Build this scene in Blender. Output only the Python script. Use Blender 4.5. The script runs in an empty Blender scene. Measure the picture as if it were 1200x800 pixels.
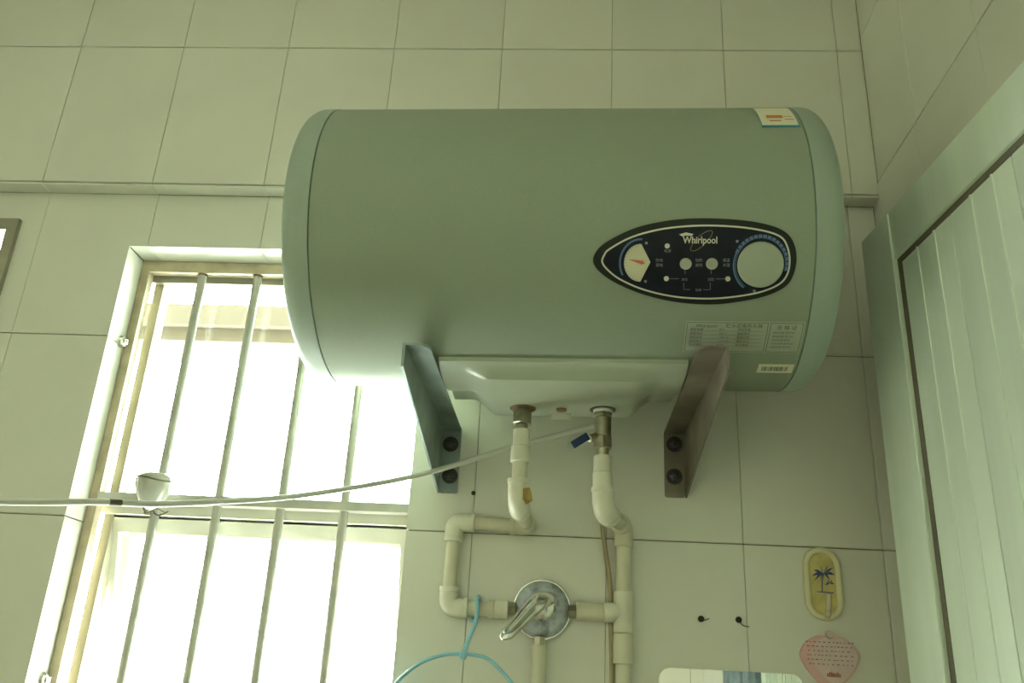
import bpy, bmesh, math, random
import numpy as np
from mathutils import Vector, Matrix
random.seed(7)
sc = bpy.context.scene
COL = sc.collection

# ------------------------------------------------------------------ camera
def _rot(rx, ry, rz):
    cx, sx = math.cos(rx), math.sin(rx); cz, sz = math.cos(rz), math.sin(rz); cy, sy = math.cos(ry), math.sin(ry)
    X = np.array([[1, 0, 0], [0, cx, -sx], [0, sx, cx]]); Z = np.array([[cz, -sz, 0], [sz, cz, 0], [0, 0, 1]])
    Y = np.array([[cy, 0, sy], [0, 1, 0], [-sy, 0, cy]])
    return Z @ X @ Y
CAM = np.array([.9365, -1.2766, 1.5]); FPX = 1017.15
RC = _rot(.3776, -.0537, .0703)
cd = bpy.data.cameras.new('camera'); cam = bpy.data.objects.new('camera', cd); COL.objects.link(cam)
cd.sensor_width = 36; cd.lens = FPX / 1200 * 36; cd.clip_start = .02; cd.clip_end = 200
r_, f_, u_ = RC[:, 0], RC[:, 1], RC[:, 2]
cam.matrix_world = Matrix(((r_[0], u_[0], -f_[0], CAM[0]), (r_[1], u_[1], -f_[1], CAM[1]), (r_[2], u_[2], -f_[2], CAM[2]), (0, 0, 0, 1)))
sc.camera = cam

# ------------------------------------------------------------------ light
SKY = 31.0
w = bpy.data.worlds.new('sky'); sc.world = w; w.use_nodes = True
bgn = w.node_tree.nodes['Background']; bgn.inputs[0].default_value = (.93, 1.0, .92, 1); bgn.inputs[1].default_value = SKY
def portal(name, loc, rot, sx, sy):
    l = bpy.data.lights.new(name, 'AREA'); l.shape = 'RECTANGLE'; l.size = sx; l.size_y = sy; l.cycles.is_portal = True
    o = bpy.data.objects.new(name, l); COL.objects.link(o); o.location = loc; o.rotation_euler = rot
portal('daylight_portal', (.434, .16, 1.71), (-math.pi / 2, 0, 0), .56, .96)
portal('daylight_portal', (-1.02, -1.05, 1.55), (0, -math.pi / 2, 0), 1.3, 1.1)  # portal for the added, unseen window
sc.view_settings.view_transform = 'Standard'; sc.view_settings.look = 'None'
sc.view_settings.gamma = 1; sc.view_settings.use_curve_mapping = False
sc.view_settings.exposure = 0.63

# ------------------------------------------------------------------ helpers
def ray(u, v): return RC @ np.array([(u - 600) / FPX, 1, (400 - v) / FPX])
def at(u, v, y):                       # the point at wall distance y seen at photo position u, v
    d = ray(u, v); return Vector(CAM + d * ((y - CAM[1]) / d[1]))

def nodes(name):
    m = bpy.data.materials.new(name); m.use_nodes = True
    return m, m.node_tree, m.node_tree.nodes['Principled BSDF']
def mat(name, col, rough=.5, metal=0, noise=0, nscale=30, bump=0, bscale=60, spec=.5, coat=0, alpha=1, dirt=None, dscale=8, damt=.3, rnd=0, stretch=None):
    m, nt, b = nodes(name); N, L = nt.nodes, nt.links
    b.inputs['Roughness'].default_value = rough; b.inputs['Metallic'].default_value = metal
    b.inputs['Specular IOR Level'].default_value = spec; b.inputs['Coat Weight'].default_value = coat
    b.inputs['Coat Roughness'].default_value = .1
    tc = N.new('ShaderNodeTexCoord'); src = tc.outputs['Object']
    if stretch:
        mp = N.new('ShaderNodeMapping'); mp.inputs['Scale'].default_value = stretch; L.new(src, mp.inputs[0]); src = mp.outputs[0]
    c = N.new('ShaderNodeRGB'); c.outputs[0].default_value = (*col, 1); out = c.outputs[0]
    if noise:
        n = N.new('ShaderNodeTexNoise'); n.inputs['Scale'].default_value = nscale; n.inputs['Detail'].default_value = 4; L.new(src, n.inputs['Vector'])
        mr = N.new('ShaderNodeMapRange'); mr.inputs[1].default_value = .3; mr.inputs[2].default_value = .7; mr.inputs[3].default_value = 1 - noise; mr.inputs[4].default_value = 1 + noise
        L.new(n.outputs[0], mr.inputs[0])
        h = N.new('ShaderNodeHueSaturation'); L.new(mr.outputs[0], h.inputs['Value']); L.new(out, h.inputs['Color']); out = h.outputs[0]
    if rnd:
        oi = N.new('ShaderNodeObjectInfo'); mr = N.new('ShaderNodeMapRange'); mr.inputs[3].default_value = 1 - rnd; mr.inputs[4].default_value = 1 + rnd
        L.new(oi.outputs['Random'], mr.inputs[0])
        h = N.new('ShaderNodeHueSaturation'); L.new(mr.outputs[0], h.inputs['Value']); L.new(out, h.inputs['Color']); out = h.outputs[0]
    if dirt:
        n = N.new('ShaderNodeTexNoise'); n.inputs['Scale'].default_value = dscale; n.inputs['Detail'].default_value = 6; L.new(src, n.inputs['Vector'])
        mr = N.new('ShaderNodeMapRange'); mr.inputs[1].default_value = .5; mr.inputs[2].default_value = .72; mr.inputs[4].default_value = damt; L.new(n.outputs[0], mr.inputs[0])
        mx = N.new('ShaderNodeMixRGB'); mx.inputs[2].default_value = (*dirt, 1); L.new(mr.outputs[0], mx.inputs[0]); L.new(out, mx.inputs[1]); out = mx.outputs[0]
    L.new(out, b.inputs['Base Color'])
    if bump:
        n = N.new('ShaderNodeTexNoise'); n.inputs['Scale'].default_value = bscale; n.inputs['Detail'].default_value = 3; L.new(src, n.inputs['Vector'])
        bp = N.new('ShaderNodeBump'); bp.inputs['Strength'].default_value = bump; bp.inputs['Distance'].default_value = .002
        L.new(n.outputs[0], bp.inputs['Height']); L.new(bp.outputs[0], b.inputs['Normal'])
    if alpha < 1: b.inputs['Alpha'].default_value = alpha
    return m
def tiled(name, col, grout, bw, bh):    # far or unseen tiled surfaces
    m, nt, b = nodes(name); N, L = nt.nodes, nt.links
    tc = N.new('ShaderNodeTexCoord'); br = N.new('ShaderNodeTexBrick'); br.offset = 0
    br.inputs['Color1'].default_value = (*col, 1); br.inputs['Color2'].default_value = (*[c * .97 for c in col], 1); br.inputs['Mortar'].default_value = (*grout, 1)
    br.inputs['Scale'].default_value = 1; br.inputs['Mortar Size'].default_value = .0015; br.inputs['Brick Width'].default_value = bw; br.inputs['Row Height'].default_value = bh
    L.new(tc.outputs['UV'], br.inputs[0]); L.new(br.outputs[0], b.inputs['Base Color']); b.inputs['Roughness'].default_value = .3
    return m
def glass(name, tint=(1, 1, 1)):
    m = bpy.data.materials.new(name); m.use_nodes = True; nt = m.node_tree; N, L = nt.nodes, nt.links
    for n in list(N): N.remove(n)
    o = N.new('ShaderNodeOutputMaterial'); t = N.new('ShaderNodeBsdfTransparent'); t.inputs[0].default_value = (*tint, 1)
    g = N.new('ShaderNodeBsdfGlossy'); g.inputs['Roughness'].default_value = .02; fr = N.new('ShaderNodeFresnel'); fr.inputs[0].default_value = 1.45
    mx = N.new('ShaderNodeMixShader'); L.new(fr.outputs[0], mx.inputs[0]); L.new(t.outputs[0], mx.inputs[1]); L.new(g.outputs[0], mx.inputs[2]); L.new(mx.outputs[0], o.inputs[0])
    return m

TILE = (.735, .735, .64); GROUT = (.27, .25, .175)
M = {}
M['tile'] = mat('glazed_tile', TILE, .28, noise=.035, nscale=6, bump=.06, bscale=14, rnd=.02, dirt=(.61, .60, .48), dscale=3, damt=.35)
M['grout'] = mat('grout', GROUT, .9, noise=.25, nscale=40)
M['tile_far'] = tiled('tile_far', TILE, GROUT, .2, .3)
M['tile_tan'] = tiled('tile_tan', (.60, .57, .44), GROUT, .2, .3)
M['floor'] = tiled('floor_tile', (.42, .39, .31), (.25, .22, .16), .3, .3)
M['plaster'] = mat('ceiling_paint', (.78, .775, .68), .9, noise=.03)
M['heater'] = mat('heater_enamel', (.265, .31, .23), .58, noise=.03, nscale=400, bump=.02, bscale=900, spec=.3)
M['cap'] = mat('heater_cap_plastic', (.30, .365, .295), .5, noise=.02, nscale=200, spec=.4)
M['seam'] = mat('seam_rust', (.09, .055, .025), .9, noise=.5, nscale=40)
M['cover'] = mat('cover_plastic', (.36, .40, .30), .3, noise=.03, spec=.5)
M['panel'] = mat('panel_black', (.008, .010, .018), .4, noise=.3, nscale=60, spec=.2)
M['panel_rim'] = mat('panel_rim_black', (.014, .018, .014), .45, spec=.25)
M['print'] = mat('print_cream', (.62, .62, .50), .5)
M['print_dim'] = mat('print_grey', (.22, .24, .27), .5)
M['gold'] = mat('print_gold', (.30, .27, .13), .4)
M['blue'] = mat('print_blue', (.09, .16, .30), .5)
M['needle'] = mat('needle_red', (.55, .10, .05), .4)
M['gauge'] = mat('gauge_cream', (.62, .60, .42), .5, noise=.05)
M['knob'] = mat('knob_silver', (.36, .40, .31), .38)
M['label'] = mat('rating_label', (.36, .39, .30), .45, noise=.06, nscale=50)
M['ink'] = mat('label_ink', (.06, .07, .055), .6)
M['paper'] = mat('label_paper', (.72, .70, .52), .6)
M['teal'] = mat('sticker_teal', (.05, .22, .28), .5)
M['orange'] = mat('sticker_orange', (.55, .20, .06), .5)
M['ppr'] = mat('cream_pipe_plastic', (.68, .66, .50), .4, noise=.04, nscale=30, dirt=(.34, .29, .16), dscale=30, damt=.25)
M['pprw'] = mat('white_fitting_plastic', (.76, .75, .61), .35, noise=.03, nscale=30, dirt=(.38, .33, .2), dscale=24, damt=.2)
M['chrome'] = mat('chrome_corroded', (.36, .40, .42), .3, .4, noise=.2, nscale=120, dirt=(.08, .095, .11), dscale=70, damt=.95)
M['chrome_clean'] = mat('chrome_lever', (.86, .85, .82), .14, .95, dirt=(.3, .18, .15), dscale=26, damt=.5)
M['nickel'] = mat('nickel_brass', (.42, .40, .30), .32, 1, noise=.2, nscale=90)
M['rust'] = mat('rusty_washer', (.16, .09, .045), .8, noise=.4, nscale=120)
M['ptfe'] = mat('white_tape', (.8, .8, .7), .7)
M['lever_blue'] = mat('valve_blue', (.02, .04, .13), .5)
M['bracket'] = mat('bracket_steel', (.27, .34, .32), .45, .25, noise=.3, nscale=14, dirt=(.13, .10, .065), dscale=10, damt=.7)
M['bolt'] = mat('bolt_dark', (.06, .06, .055), .4, .7)
M['stainless'] = mat('stainless_bar', (.42, .42, .36), .35, .5, noise=.12, nscale=25)
M['frame_tan'] = mat('grille_frame_steel', (.46, .40, .27), .5, .2, noise=.2, nscale=30)
M['bracket_rust_shade'] = mat('bracket_steel_brown', (.21, .19, .145), .5, .2, noise=.3, nscale=14, dirt=(.12, .075, .045), dscale=12, damt=.8)  # rustier; also carries the lighting difference between the brackets in its colour
M['alu'] = mat('window_aluminium', (.66, .66, .55), .4, .15, noise=.06, nscale=20)
M['alu_dark'] = mat('window_aluminium_grey', (.30, .285, .2), .45, .2, noise=.1, nscale=20)
M['glass'] = glass('window_glass', (.97, 1, .97))
M['glass_dim'] = glass('fill_glass', (.158, .150, .125))  # dim tint sets how much light the added window lets in
M['door'] = mat('door_aluminium', (.79, .88, .77), .6, .45, noise=.04, nscale=30, stretch=(1, 1, .05))
M['door_gap'] = mat('door_gap_shade', (.13, .12, .08), .8)  # dark tone stands for the shade in the panel gap
M['cable'] = mat('grey_cable', (.64, .64, .57), .45)
M['tape'] = mat('brown_tape', (.33, .23, .06), .7, noise=.4, nscale=90)
M['tube'] = mat('stained_tube', (.42, .36, .22), .7, noise=.3, nscale=25, dirt=(.18, .11, .05), dscale=25, damt=.9, stretch=(1, 1, .4))
M['hanger'] = mat('blue_hanger_plastic', (.30, .60, .72), .3, noise=.12, nscale=40)
M['porcelain'] = mat('grey_porcelain', (.52, .53, .46), .15, .35, noise=.05)
M['wire'] = mat('dark_wire', (.10, .09, .05), .6)
M['hook'] = mat('hook_cream', (.72, .68, .42), .3)
M['hook_in'] = mat('hook_picture', (.60, .52, .20), .4, noise=.18, nscale=50)
M['palm'] = mat('palm_blue', (.05, .07, .2), .5)
M['prong'] = mat('hook_prong', (.66, .60, .42), .25)
M['pink'] = mat('pink_plaque', (.72, .45, .42), .4, noise=.08, nscale=30)
M['pinkpale'] = mat('pink_plaque_pale', (.72, .57, .54), .4, noise=.06, nscale=40)
M['redink'] = mat('red_print', (.42, .08, .05), .5)
M['greyink'] = mat('grey_print', (.20, .18, .17), .6)
M['mirror'] = mat('mirror_silver', (.86, .88, .84), .015, 1)
M['plug'] = mat('wall_plug_dark', (.03, .035, .025), .8)
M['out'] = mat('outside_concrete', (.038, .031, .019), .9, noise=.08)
M['towel'] = mat('towel_blue_grey', (.22, .28, .30), .95, noise=.2, nscale=60)
M['bottle'] = mat('pale_green_bottle', (.55, .80, .62), .5)
M['bottle'].node_tree.nodes['Principled BSDF'].inputs['Transmission Weight'].default_value = .7
M['white'] = mat('white_paint', (.78, .76, .66), .5)

def put(o, parent=None):
    COL.objects.link(o)
    if parent: o.parent = parent
    return o
def mesh(name, V, F, m, parent=None, smooth=False, uv=None):
    me = bpy.data.meshes.new(name); me.from_pydata([tuple(v) for v in V], [], F); me.validate(); me.update()
    bm = bmesh.new(); bm.from_mesh(me); bmesh.ops.recalc_face_normals(bm, faces=bm.faces); bm.to_mesh(me); bm.free()
    me.materials.append(M[m])
    if smooth:
        for p in me.polygons: p.use_smooth = True
        try: me.set_sharp_from_angle(angle=math.radians(38))
        except Exception: pass
    return put(bpy.data.objects.new(name, me), parent)
def wuv(o, ax):                         # world scaled UV for tiled materials
    me = o.data; l = me.uv_layers.new()
    for p in me.polygons:
        for li in p.loop_indices:
            co = me.vertices[me.loops[li].vertex_index].co; l.data[li].uv = (co[ax[0]], co[ax[1]])
def boxvf(x0, x1, y0, y1, z0, z1):
    V = [(x, y, z) for x in (x0, x1) for y in (y0, y1) for z in (z0, z1)]
    return V, [(0, 1, 3, 2), (4, 6, 7, 5), (0, 4, 5, 1), (2, 3, 7, 6), (0, 2, 6, 4), (1, 5, 7, 3)]
def join(parts):
    V, F = [], []
    for v, f in parts:
        n = len(V); V += list(v); F += [tuple(i + n for i in q) for q in f]
    return V, F
def box(name, b, m, parent=None, bevel=0):
    o = mesh(name, *boxvf(*b), m, parent)
    if bevel: bev(o, bevel)
    return o
def bev(o, wd, seg=2, smooth=True):
    bm = bmesh.new(); bm.from_mesh(o.data)
    bmesh.ops.bevel(bm, geom=list(bm.edges), offset=wd, segments=seg, affect='EDGES', profile=.6)
    bm.to_mesh(o.data); bm.free()
    if smooth:
        for p in o.data.polygons: p.use_smooth = True
        o.data.set_sharp_from_angle(angle=math.radians(20))
def tag(o, label=None, cat=None, group=None, kind=None):
    if label: o['label'] = label
    if cat: o['category'] = cat
    if group: o['group'] = group
    if kind: o['kind'] = kind
    return o
def empty(name, loc, label, cat, group=None):
    o = bpy.data.objects.new(name, None); o.empty_display_size = .02; put(o); o.location = loc
    return tag(o, label, cat, group)
def keep(o, parent):                    # parent a world-space mesh without moving it
    o.parent = parent; o.matrix_parent_inverse = (Matrix.LocRotScale(parent.location, parent.rotation_euler, None)).inverted(); return o
def frame_of(d):
    d = Vector(d).normalized(); a = Vector((0, 0, 1)) if abs(d.z) < .9 else Vector((1, 0, 0))
    u = d.cross(a).normalized(); return d, u, d.cross(u)
def lathevf(prof, o, d, seg=32, hexa=False):   # prof: (distance along axis, radius)
    d, u, v = frame_of(d); o = Vector(o); V, F = [], []
    for h, r in prof:
        for k in range(seg):
            a = 2 * math.pi * k / seg; V.append(o + d * h + (u * math.cos(a) + v * math.sin(a)) * r)
    for i in range(len(prof) - 1):
        for k in range(seg):
            F.append((i * seg + k, i * seg + (k + 1) % seg, (i + 1) * seg + (k + 1) % seg, (i + 1) * seg + k))
    F.append(tuple(range(seg))); F.append(tuple((len(prof) - 1) * seg + k for k in range(seg)))
    return V, F
def lathe(name, prof, o, d, m, parent=None, seg=32, smooth=True): return mesh(name, *lathevf(prof, o, d, seg), m, parent, smooth)
def tubevf(path, r, seg=14, flat=1.0, closed=False):
    P = [Vector(p) for p in path]; n = len(P); R = r if isinstance(r, (list, tuple)) else [r] * n
    T = [((P[(i + 1) % n] - P[i - 1]) if closed else (P[min(i + 1, n - 1)] - P[max(i - 1, 0)])).normalized() for i in range(n)]
    _, u, v = frame_of(T[0]); V, F = [], []
    for i in range(n):
        if i:
            q = T[i - 1].rotation_difference(T[i]); u = q @ u
            u = (u - T[i] * u.dot(T[i])).normalized()
        v = T[i].cross(u)
        for k in range(seg):
            a = 2 * math.pi * k / seg; V.append(P[i] + (u * math.cos(a) + v * math.sin(a) * flat) * R[i])
    for i in range(n if closed else n - 1):
        j = (i + 1) % n
        for k in range(seg): F.append((i * seg + k, i * seg + (k + 1) % seg, j * seg + (k + 1) % seg, j * seg + k))
    if not closed: F.append(tuple(range(seg))); F.append(tuple((n - 1) * seg + k for k in range(seg)))
    return V, F
def tube(name, path, r, m, parent=None, seg=14, flat=1.0, closed=False): return mesh(name, *tubevf(path, r, seg, flat, closed), m, parent, True)
def spline(P, n=8, closed=False):       # Catmull-Rom through the points
    P = [Vector(p) for p in P]; out = []; N = len(P)
    for i in range(N if closed else N - 1):
        g = (lambda k: P[k % N]) if closed else (lambda k: P[max(0, min(N - 1, k))])
        a, b, c, d = g(i - 1), g(i), g(i + 1), g(i + 2)
        for k in range(n):
            t = k / n; out.append(.5 * ((2 * b) + (c - a) * t + (2 * a - 5 * b + 4 * c - d) * t * t + (3 * b - a - 3 * c + d) * t ** 3))
    if not closed: out.append(P[-1])
    return out
def prismvf(poly, y0, y1):              # poly in x, z extruded along y
    n = len(poly); V = [(x, y0, z) for x, z in poly] + [(x, y1, z) for x, z in poly]
    F = [tuple(range(n)), tuple(range(2 * n - 1, n - 1, -1))] + [(i, (i + 1) % n, n + (i + 1) % n, n + i) for i in range(n)]
    return V, F
def stadium(cx, cz, w_, h_, r, seg=8):
    out = []
    for sx, sz, a0 in ((1, 1, 0), (-1, 1, 90), (-1, -1, 180), (1, -1, 270)):
        for k in range(seg + 1):
            a = math.radians(a0 + 90 * k / seg); out.append((cx + sx * (w_ / 2 - r) + r * math.cos(a), cz + sz * (h_ / 2 - r) + r * math.sin(a)))
    return out
def textmesh(body, size, bold=0, shear=0, align='LEFT'):
    c = bpy.data.curves.new('lettering', 'FONT'); c.body = body; c.size = size; c.offset = bold; c.shear = shear; c.align_x = align; c.resolution_u = 3
    o = bpy.data.objects.new('lettering', c); COL.objects.link(o)
    dg = bpy.context.evaluated_depsgraph_get(); dg.update()
    me = bpy.data.meshes.new_from_object(o.evaluated_get(dg))
    V = [v.co.copy() for v in me.vertices]; F = [tuple(p.vertices) for p in me.polygons]
    bpy.data.objects.remove(o); bpy.data.curves.remove(c); bpy.data.meshes.remove(me)
    return V, F

# ------------------------------------------------------------------ room
XR, YL, XL, YF, ZC = 1.444, .031, -1.0, -2.0, 2.78      # right wall, back wall, left wall, wall behind the viewer, ceiling
ZA, ZB, ZC1, ZD = 2.5839, 2.2822, 2.0106, 1.7104
HX0, HX1, HZ0, HZ1 = .168, .700, 1.22, 2.179             # window opening
TH = .0040; GAP = .0004; GZ = .0009
st = lambda o: tag(o, kind='structure')

# back wall: grout bed behind the tiles, with the two window openings
W2 = (-.46, -.0385, 1.45, 2.2245)
def rects_minus(r, holes):
    out = [r]
    for h in holes:
        nxt = []
        for (x0, x1, z0, z1) in out:
            a0, a1, b0, b1 = max(x0, h[0]), min(x1, h[1]), max(z0, h[2]), min(z1, h[3])
            if a0 >= a1 - 1e-5 or b0 >= b1 - 1e-5: nxt.append((x0, x1, z0, z1)); continue
            if x0 < a0 - 1e-5: nxt.append((x0, a0, z0, z1))
            if a1 < x1 - 1e-5: nxt.append((a1, x1, z0, z1))
            if z0 < b0 - 1e-5: nxt.append((a0, a1, z0, b0))
            if b1 < z1 - 1e-5: nxt.append((a0, a1, b1, z1))
        out = nxt
    return [q for q in out if q[1] - q[0] > .004 and q[3] - q[2] > .004]
holes = [(HX0, HX1, HZ0, HZ1), W2]
gh = [(HX0 - TH, HX1 + TH, HZ0 - TH, HZ1 + TH), W2]
parts = [boxvf(a, b, YL + TH - .001, .105, c, d) for a, b, c, d in rects_minus((XL - .1, XR + .1, 1.41, ZB + .003), gh)]
parts.append(boxvf(XL - .1, XR + .1, TH - .001, .105, ZB + TH - .001, ZC + .1))
wall = st(mesh('wall_back', *join(parts), 'grout'))
low = mesh('lower_tiling', *join([boxvf(a, b, YL, .105, c, d) for a, b, c, d in rects_minus((XL - .1, XR + .1, -.05, 1.41), gh)]), 'tile_far', wall); wuv(low, (0, 2))
cache = {}
def tile(parent, cells, y, axis='y', sgn=1):
    P = []
    for a0, a1, z0, z1 in cells:
        if axis == 'y': P.append(boxvf(a0, a1, y, y + TH, z0, z1))
        elif axis == 'x': P.append(boxvf(y, y + TH * sgn, a0, a1, z0, z1))
        else: P.append(boxvf(a0, a1, z0, z1, y, y + TH))
    V, F = join(P)
    o = mesh('tile', V, F, 'tile', parent)
    if len(cells) == 1: bev(o, .0007, 1, False)
    return o
xs = [-1.0 + .2 * i for i in range(13)] + [XR]
for i in range(len(xs) - 1):
    x0, x1 = xs[i] + GAP, xs[i + 1] - GAP
    for z0, z1 in ((ZB, ZA), (ZA, ZC)):
        tile(wall, [(x0, x1, z0 + (GZ if z0 != ZB else TH + .0024), z1 - GZ)], 0)
    tile(wall, [(x0, x1, .0004, YL - .0005)], ZB, 'z')        # strip under the beam
    for z0, z1 in ((ZC1, ZB - .0005), (ZD, ZC1), (1.41, ZD)):
        cells = rects_minus((x0, x1, z0 + GZ, z1 - (GZ if z1 < ZB - .01 else -.0004)), holes)
        if cells: tile(wall, cells, YL)
# tiles lining the window opening
zr = [HZ1, ZC1, ZD, 1.41, HZ0]
for i in range(4): tile(wall, [(YL + TH + .0003, .103, zr[i + 1] + GZ, zr[i] - GZ)], HX0, 'x', -1)
for i in range(4): tile(wall, [(YL + TH + .0003, .103, zr[i + 1] + GZ, zr[i] - GZ)], HX1, 'x', 1)
xr = [HX0, .2, .4, .6, HX1]
for i in range(4): tile(wall, [(xr[i] + GAP, xr[i + 1] - GAP, YL + TH + .0003, .103)], HZ1, 'z')
# right wall
YR1, ZE = -.1663, 2.3121
wr = st(box('wall_right', (XR + TH - .001, XR + .12, YF - .1, .105, -.05, ZC + .1), 'grout'))
ys = [YL - .0305, YR1, YR1 - .2, YR1 - .4, YR1 - .6, YR1 - .8]
for i in range(5):
    for z0, z1 in ((ZE - .3, ZE), (ZE, ZE + .3), (ZE + .3, ZC)):
        a1 = YL if (i == 0 and z1 == ZE) else ys[i]
        tile(wr, [(ys[i + 1] + GAP, a1 - GAP, z0 + GZ, z1 - GZ)], XR, 'x', 1)
lo = box('lower_tiling', (XR, XR + .01, YF, YL, 0, ZE - .3), 'tile_far', wr); wuv(lo, (1, 2))
lo = box('rear_tiling', (XR, XR + .01, YF, YR1 - .8, ZE - .3, ZC), 'tile_far', wr); wuv(lo, (1, 2))
# left wall with an added, unseen window that lights the back wall
W3 = (-1.6, -.5, .9, 2.2)
wl = st(mesh('wall_left', *join([boxvf(XL - .12, XL, a, b, c, d) for a, b, c, d in rects_minus((YF - .1, YL + .05, -.05, ZC + .1), [W3])]), 'tile_far')); wuv(wl, (1, 2))
wf = st(box('wall_front', (XL - .1, XR + .1, YF - .1, YF, -.05, ZC + .1), 'tile_tan')); wuv(wf, (0, 2))
fl = st(box('floor', (XL - .1, XR + .1, YF - .1, .1, -.1, 0), 'floor')); wuv(fl, (0, 1))
st(box('ceiling', (XL - .1, XR + .1, YF - .1, .1, ZC, ZC + .1), 'plaster'))

# ------------------------------------------------------------------ window_1: aluminium frame, fixed light above, top-hung sash below
win = st(mesh('window_1', *join([boxvf(.155, .715, .108, .150, 2.146, 2.20), boxvf(.155, .715, .108, .150, 1.19, 1.235)]), 'alu_dark'))
box('frame_stile', (.183, .199, .118, .146, 1.235, 2.146), 'alu_dark', win)
box('frame_stile', (.700, .718, .108, .146, 1.235, 2.146), 'alu_dark', win)
box('frame_stile', (.140, .158, .108, .146, 1.19, 2.2), 'alu_dark', win)
box('transom', (.150, .705, .112, .150, 1.730, 1.762), 'alu', win, .002)
box('pane', (.158, .702, .128, .132, 1.762, 2.146), 'glass', win)
# sash, tilted out at the bottom
def tilt(V, z0=1.728, y0=.135, a=math.radians(15)):
    out = []
    for x, y, z in V:
        dz, dy = z - z0, y - y0
        out.append((x, y0 + dy * math.cos(a) - dz * math.sin(a), z0 + dz * math.cos(a) + dy * math.sin(a)))
    return out
SX0, SX1 = .195, .702
def sash_box(name, b, m, parent):
    V, F = boxvf(*b); return mesh(name, tilt(V), F, m, parent)
sash = sash_box('sash', (SX0, SX1, .120, .150, 1.706, 1.7295), 'alu', win)
sash_box('sash_rail', (SX0, SX1, .120, .150, 1.237, 1.275), 'alu', sash)
sash_box('sash_stile', (SX0, SX0 + .014, .120, .150, 1.275, 1.706), 'alu', sash)
sash_box('sash_bead', (SX0 + .014, SX0 + .028, .132, .150, 1.275, 1.70), 'white', sash)
sash_box('sash_stile', (SX1 - .026, SX1, .120, .150, 1.275, 1.706), 'alu', sash)
sash_box('sash_bead', (SX0 + .028, SX1 - .026, .130, .150, 1.698, 1.7055), 'white', sash)
sash_box('pane', (SX0 + .02, SX1 - .02, .139, .143, 1.27, 1.71), 'glass', sash)
tube('stay_arm', spline([(.190, .140, 1.66), (.186, .15, 1.62), (.178, .155, 1.56), (.176, .17, 1.45), (.176, .18, 1.32)], 6), .006, 'alu', win, 8, .5)

# grille of round bars set in the opening
gr = empty('window_grille', (.434, .095, HZ0), 'stainless steel security grille of upright round bars in the large window', 'grille')
GY = .094
def g(o): return keep(o, gr)
g(box('frame_bar', (HX0, HX1, .086, .103, 2.157, 2.178), 'frame_tan')); g(box('frame_bar', (HX0, HX1, .086, .103, HZ0, HZ0 + .018), 'frame_tan'))
g(box('frame_bar', (HX0 + .0005, HX0 + .016, .086, .103, HZ0 + .018, 2.157), 'frame_tan')); g(box('frame_bar', (HX1 - .006, HX1 - .0005, .086, .103, HZ0 + .018, 2.157), 'frame_tan'))
g(box('cross_bar', (HX0 + .016, HX1 - .006, .082, .106, 1.745, 1.760), 'stainless', None, .0015))
for x in (.279, .380, .4835, .5865):
    g(lathe('bar', [(0, .0074), (2.157 - HZ0 - .014, .0074)], (x, GY, HZ0 + .014), (0, 0, 1), 'stainless', None, 20))
    g(lathe('weld_ring', [(0, .0095), (.003, .0085)], (x, GY, 2.154), (0, 0, 1), 'rust', None, 16))
def bolt(parent, p, d, r=.008, m='chrome'):
    o = lathe('bolt', [(0, r * 1.45), (.0015, r * 1.4)], p, d, m, None, 20); keep(o, parent)
    n = lathe('nut', [(.0015, r), (.008, r), (.0085, r * .6), (.012, r * .58), (.0125, .001)], p, d, m, None, 6, False)
    n.parent = o; return o
for uvy in ((147, 399), (60, 797)):
    p = at(*uvy, .066); bolt(gr, (HX0 + .0003, .072, p.z), (1, 0, 0), .0075, 'chrome_clean')

# window_2: edge of a second window at the far left
w2 = st(mesh('window_2', *join([boxvf(W2[0], W2[1], .022, .06, W2[3] - .022, W2[3]), boxvf(W2[0], W2[1], .022, .06, W2[2], W2[2] + .022)]), 'alu_dark'))
box('frame_stile', (W2[1] - .019, W2[1], .022, .06, W2[2] + .022, W2[3] - .022), 'alu_dark', w2)
box('frame_stile', (W2[0], W2[0] + .019, .022, .06, W2[2] + .022, W2[3] - .022), 'alu_dark', w2)
box('pane', (W2[0] + .019, W2[1] - .019, .04, .043, W2[2] + .022, W2[3] - .022), 'glass', w2)
# fill_window in the left wall: unseen, added to light the back wall, dimmed glass
w3 = st(mesh('fill_window', *join([boxvf(XL - .08, XL - .03, W3[0], W3[1], W3[3] - .04, W3[3]), boxvf(XL - .08, XL - .03, W3[0], W3[1], W3[2], W3[2] + .04)]), 'alu'))
for y in (W3[0], (W3[0] + W3[1]) / 2 - .02, W3[1] - .04): box('frame_stile', (XL - .08, XL - .03, y, y + .04, W3[2] + .04, W3[3] - .04), 'alu', w3)
box('pane', (XL - .058, XL - .054, W3[0] + .04, W3[1] - .04, W3[2] + .04, W3[3] - .04), 'glass_dim', w3)

# concrete ledge of the building seen through the window
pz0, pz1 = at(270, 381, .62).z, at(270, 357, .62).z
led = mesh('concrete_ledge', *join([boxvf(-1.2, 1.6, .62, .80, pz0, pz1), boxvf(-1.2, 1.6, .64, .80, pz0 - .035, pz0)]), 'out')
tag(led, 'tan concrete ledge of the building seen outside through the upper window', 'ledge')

# ------------------------------------------------------------------ door_1: aluminium leaf swung open beside the right wall
TH_D = math.radians(5.5)
e0 = at(1044, 600, -.17); DE = Vector((e0.x, -.17, 0))
dr = bpy.data.objects.new('door_1', None); put(dr); dr.location = DE; dr.rotation_euler = (0, 0, TH_D); st(dr)
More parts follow.
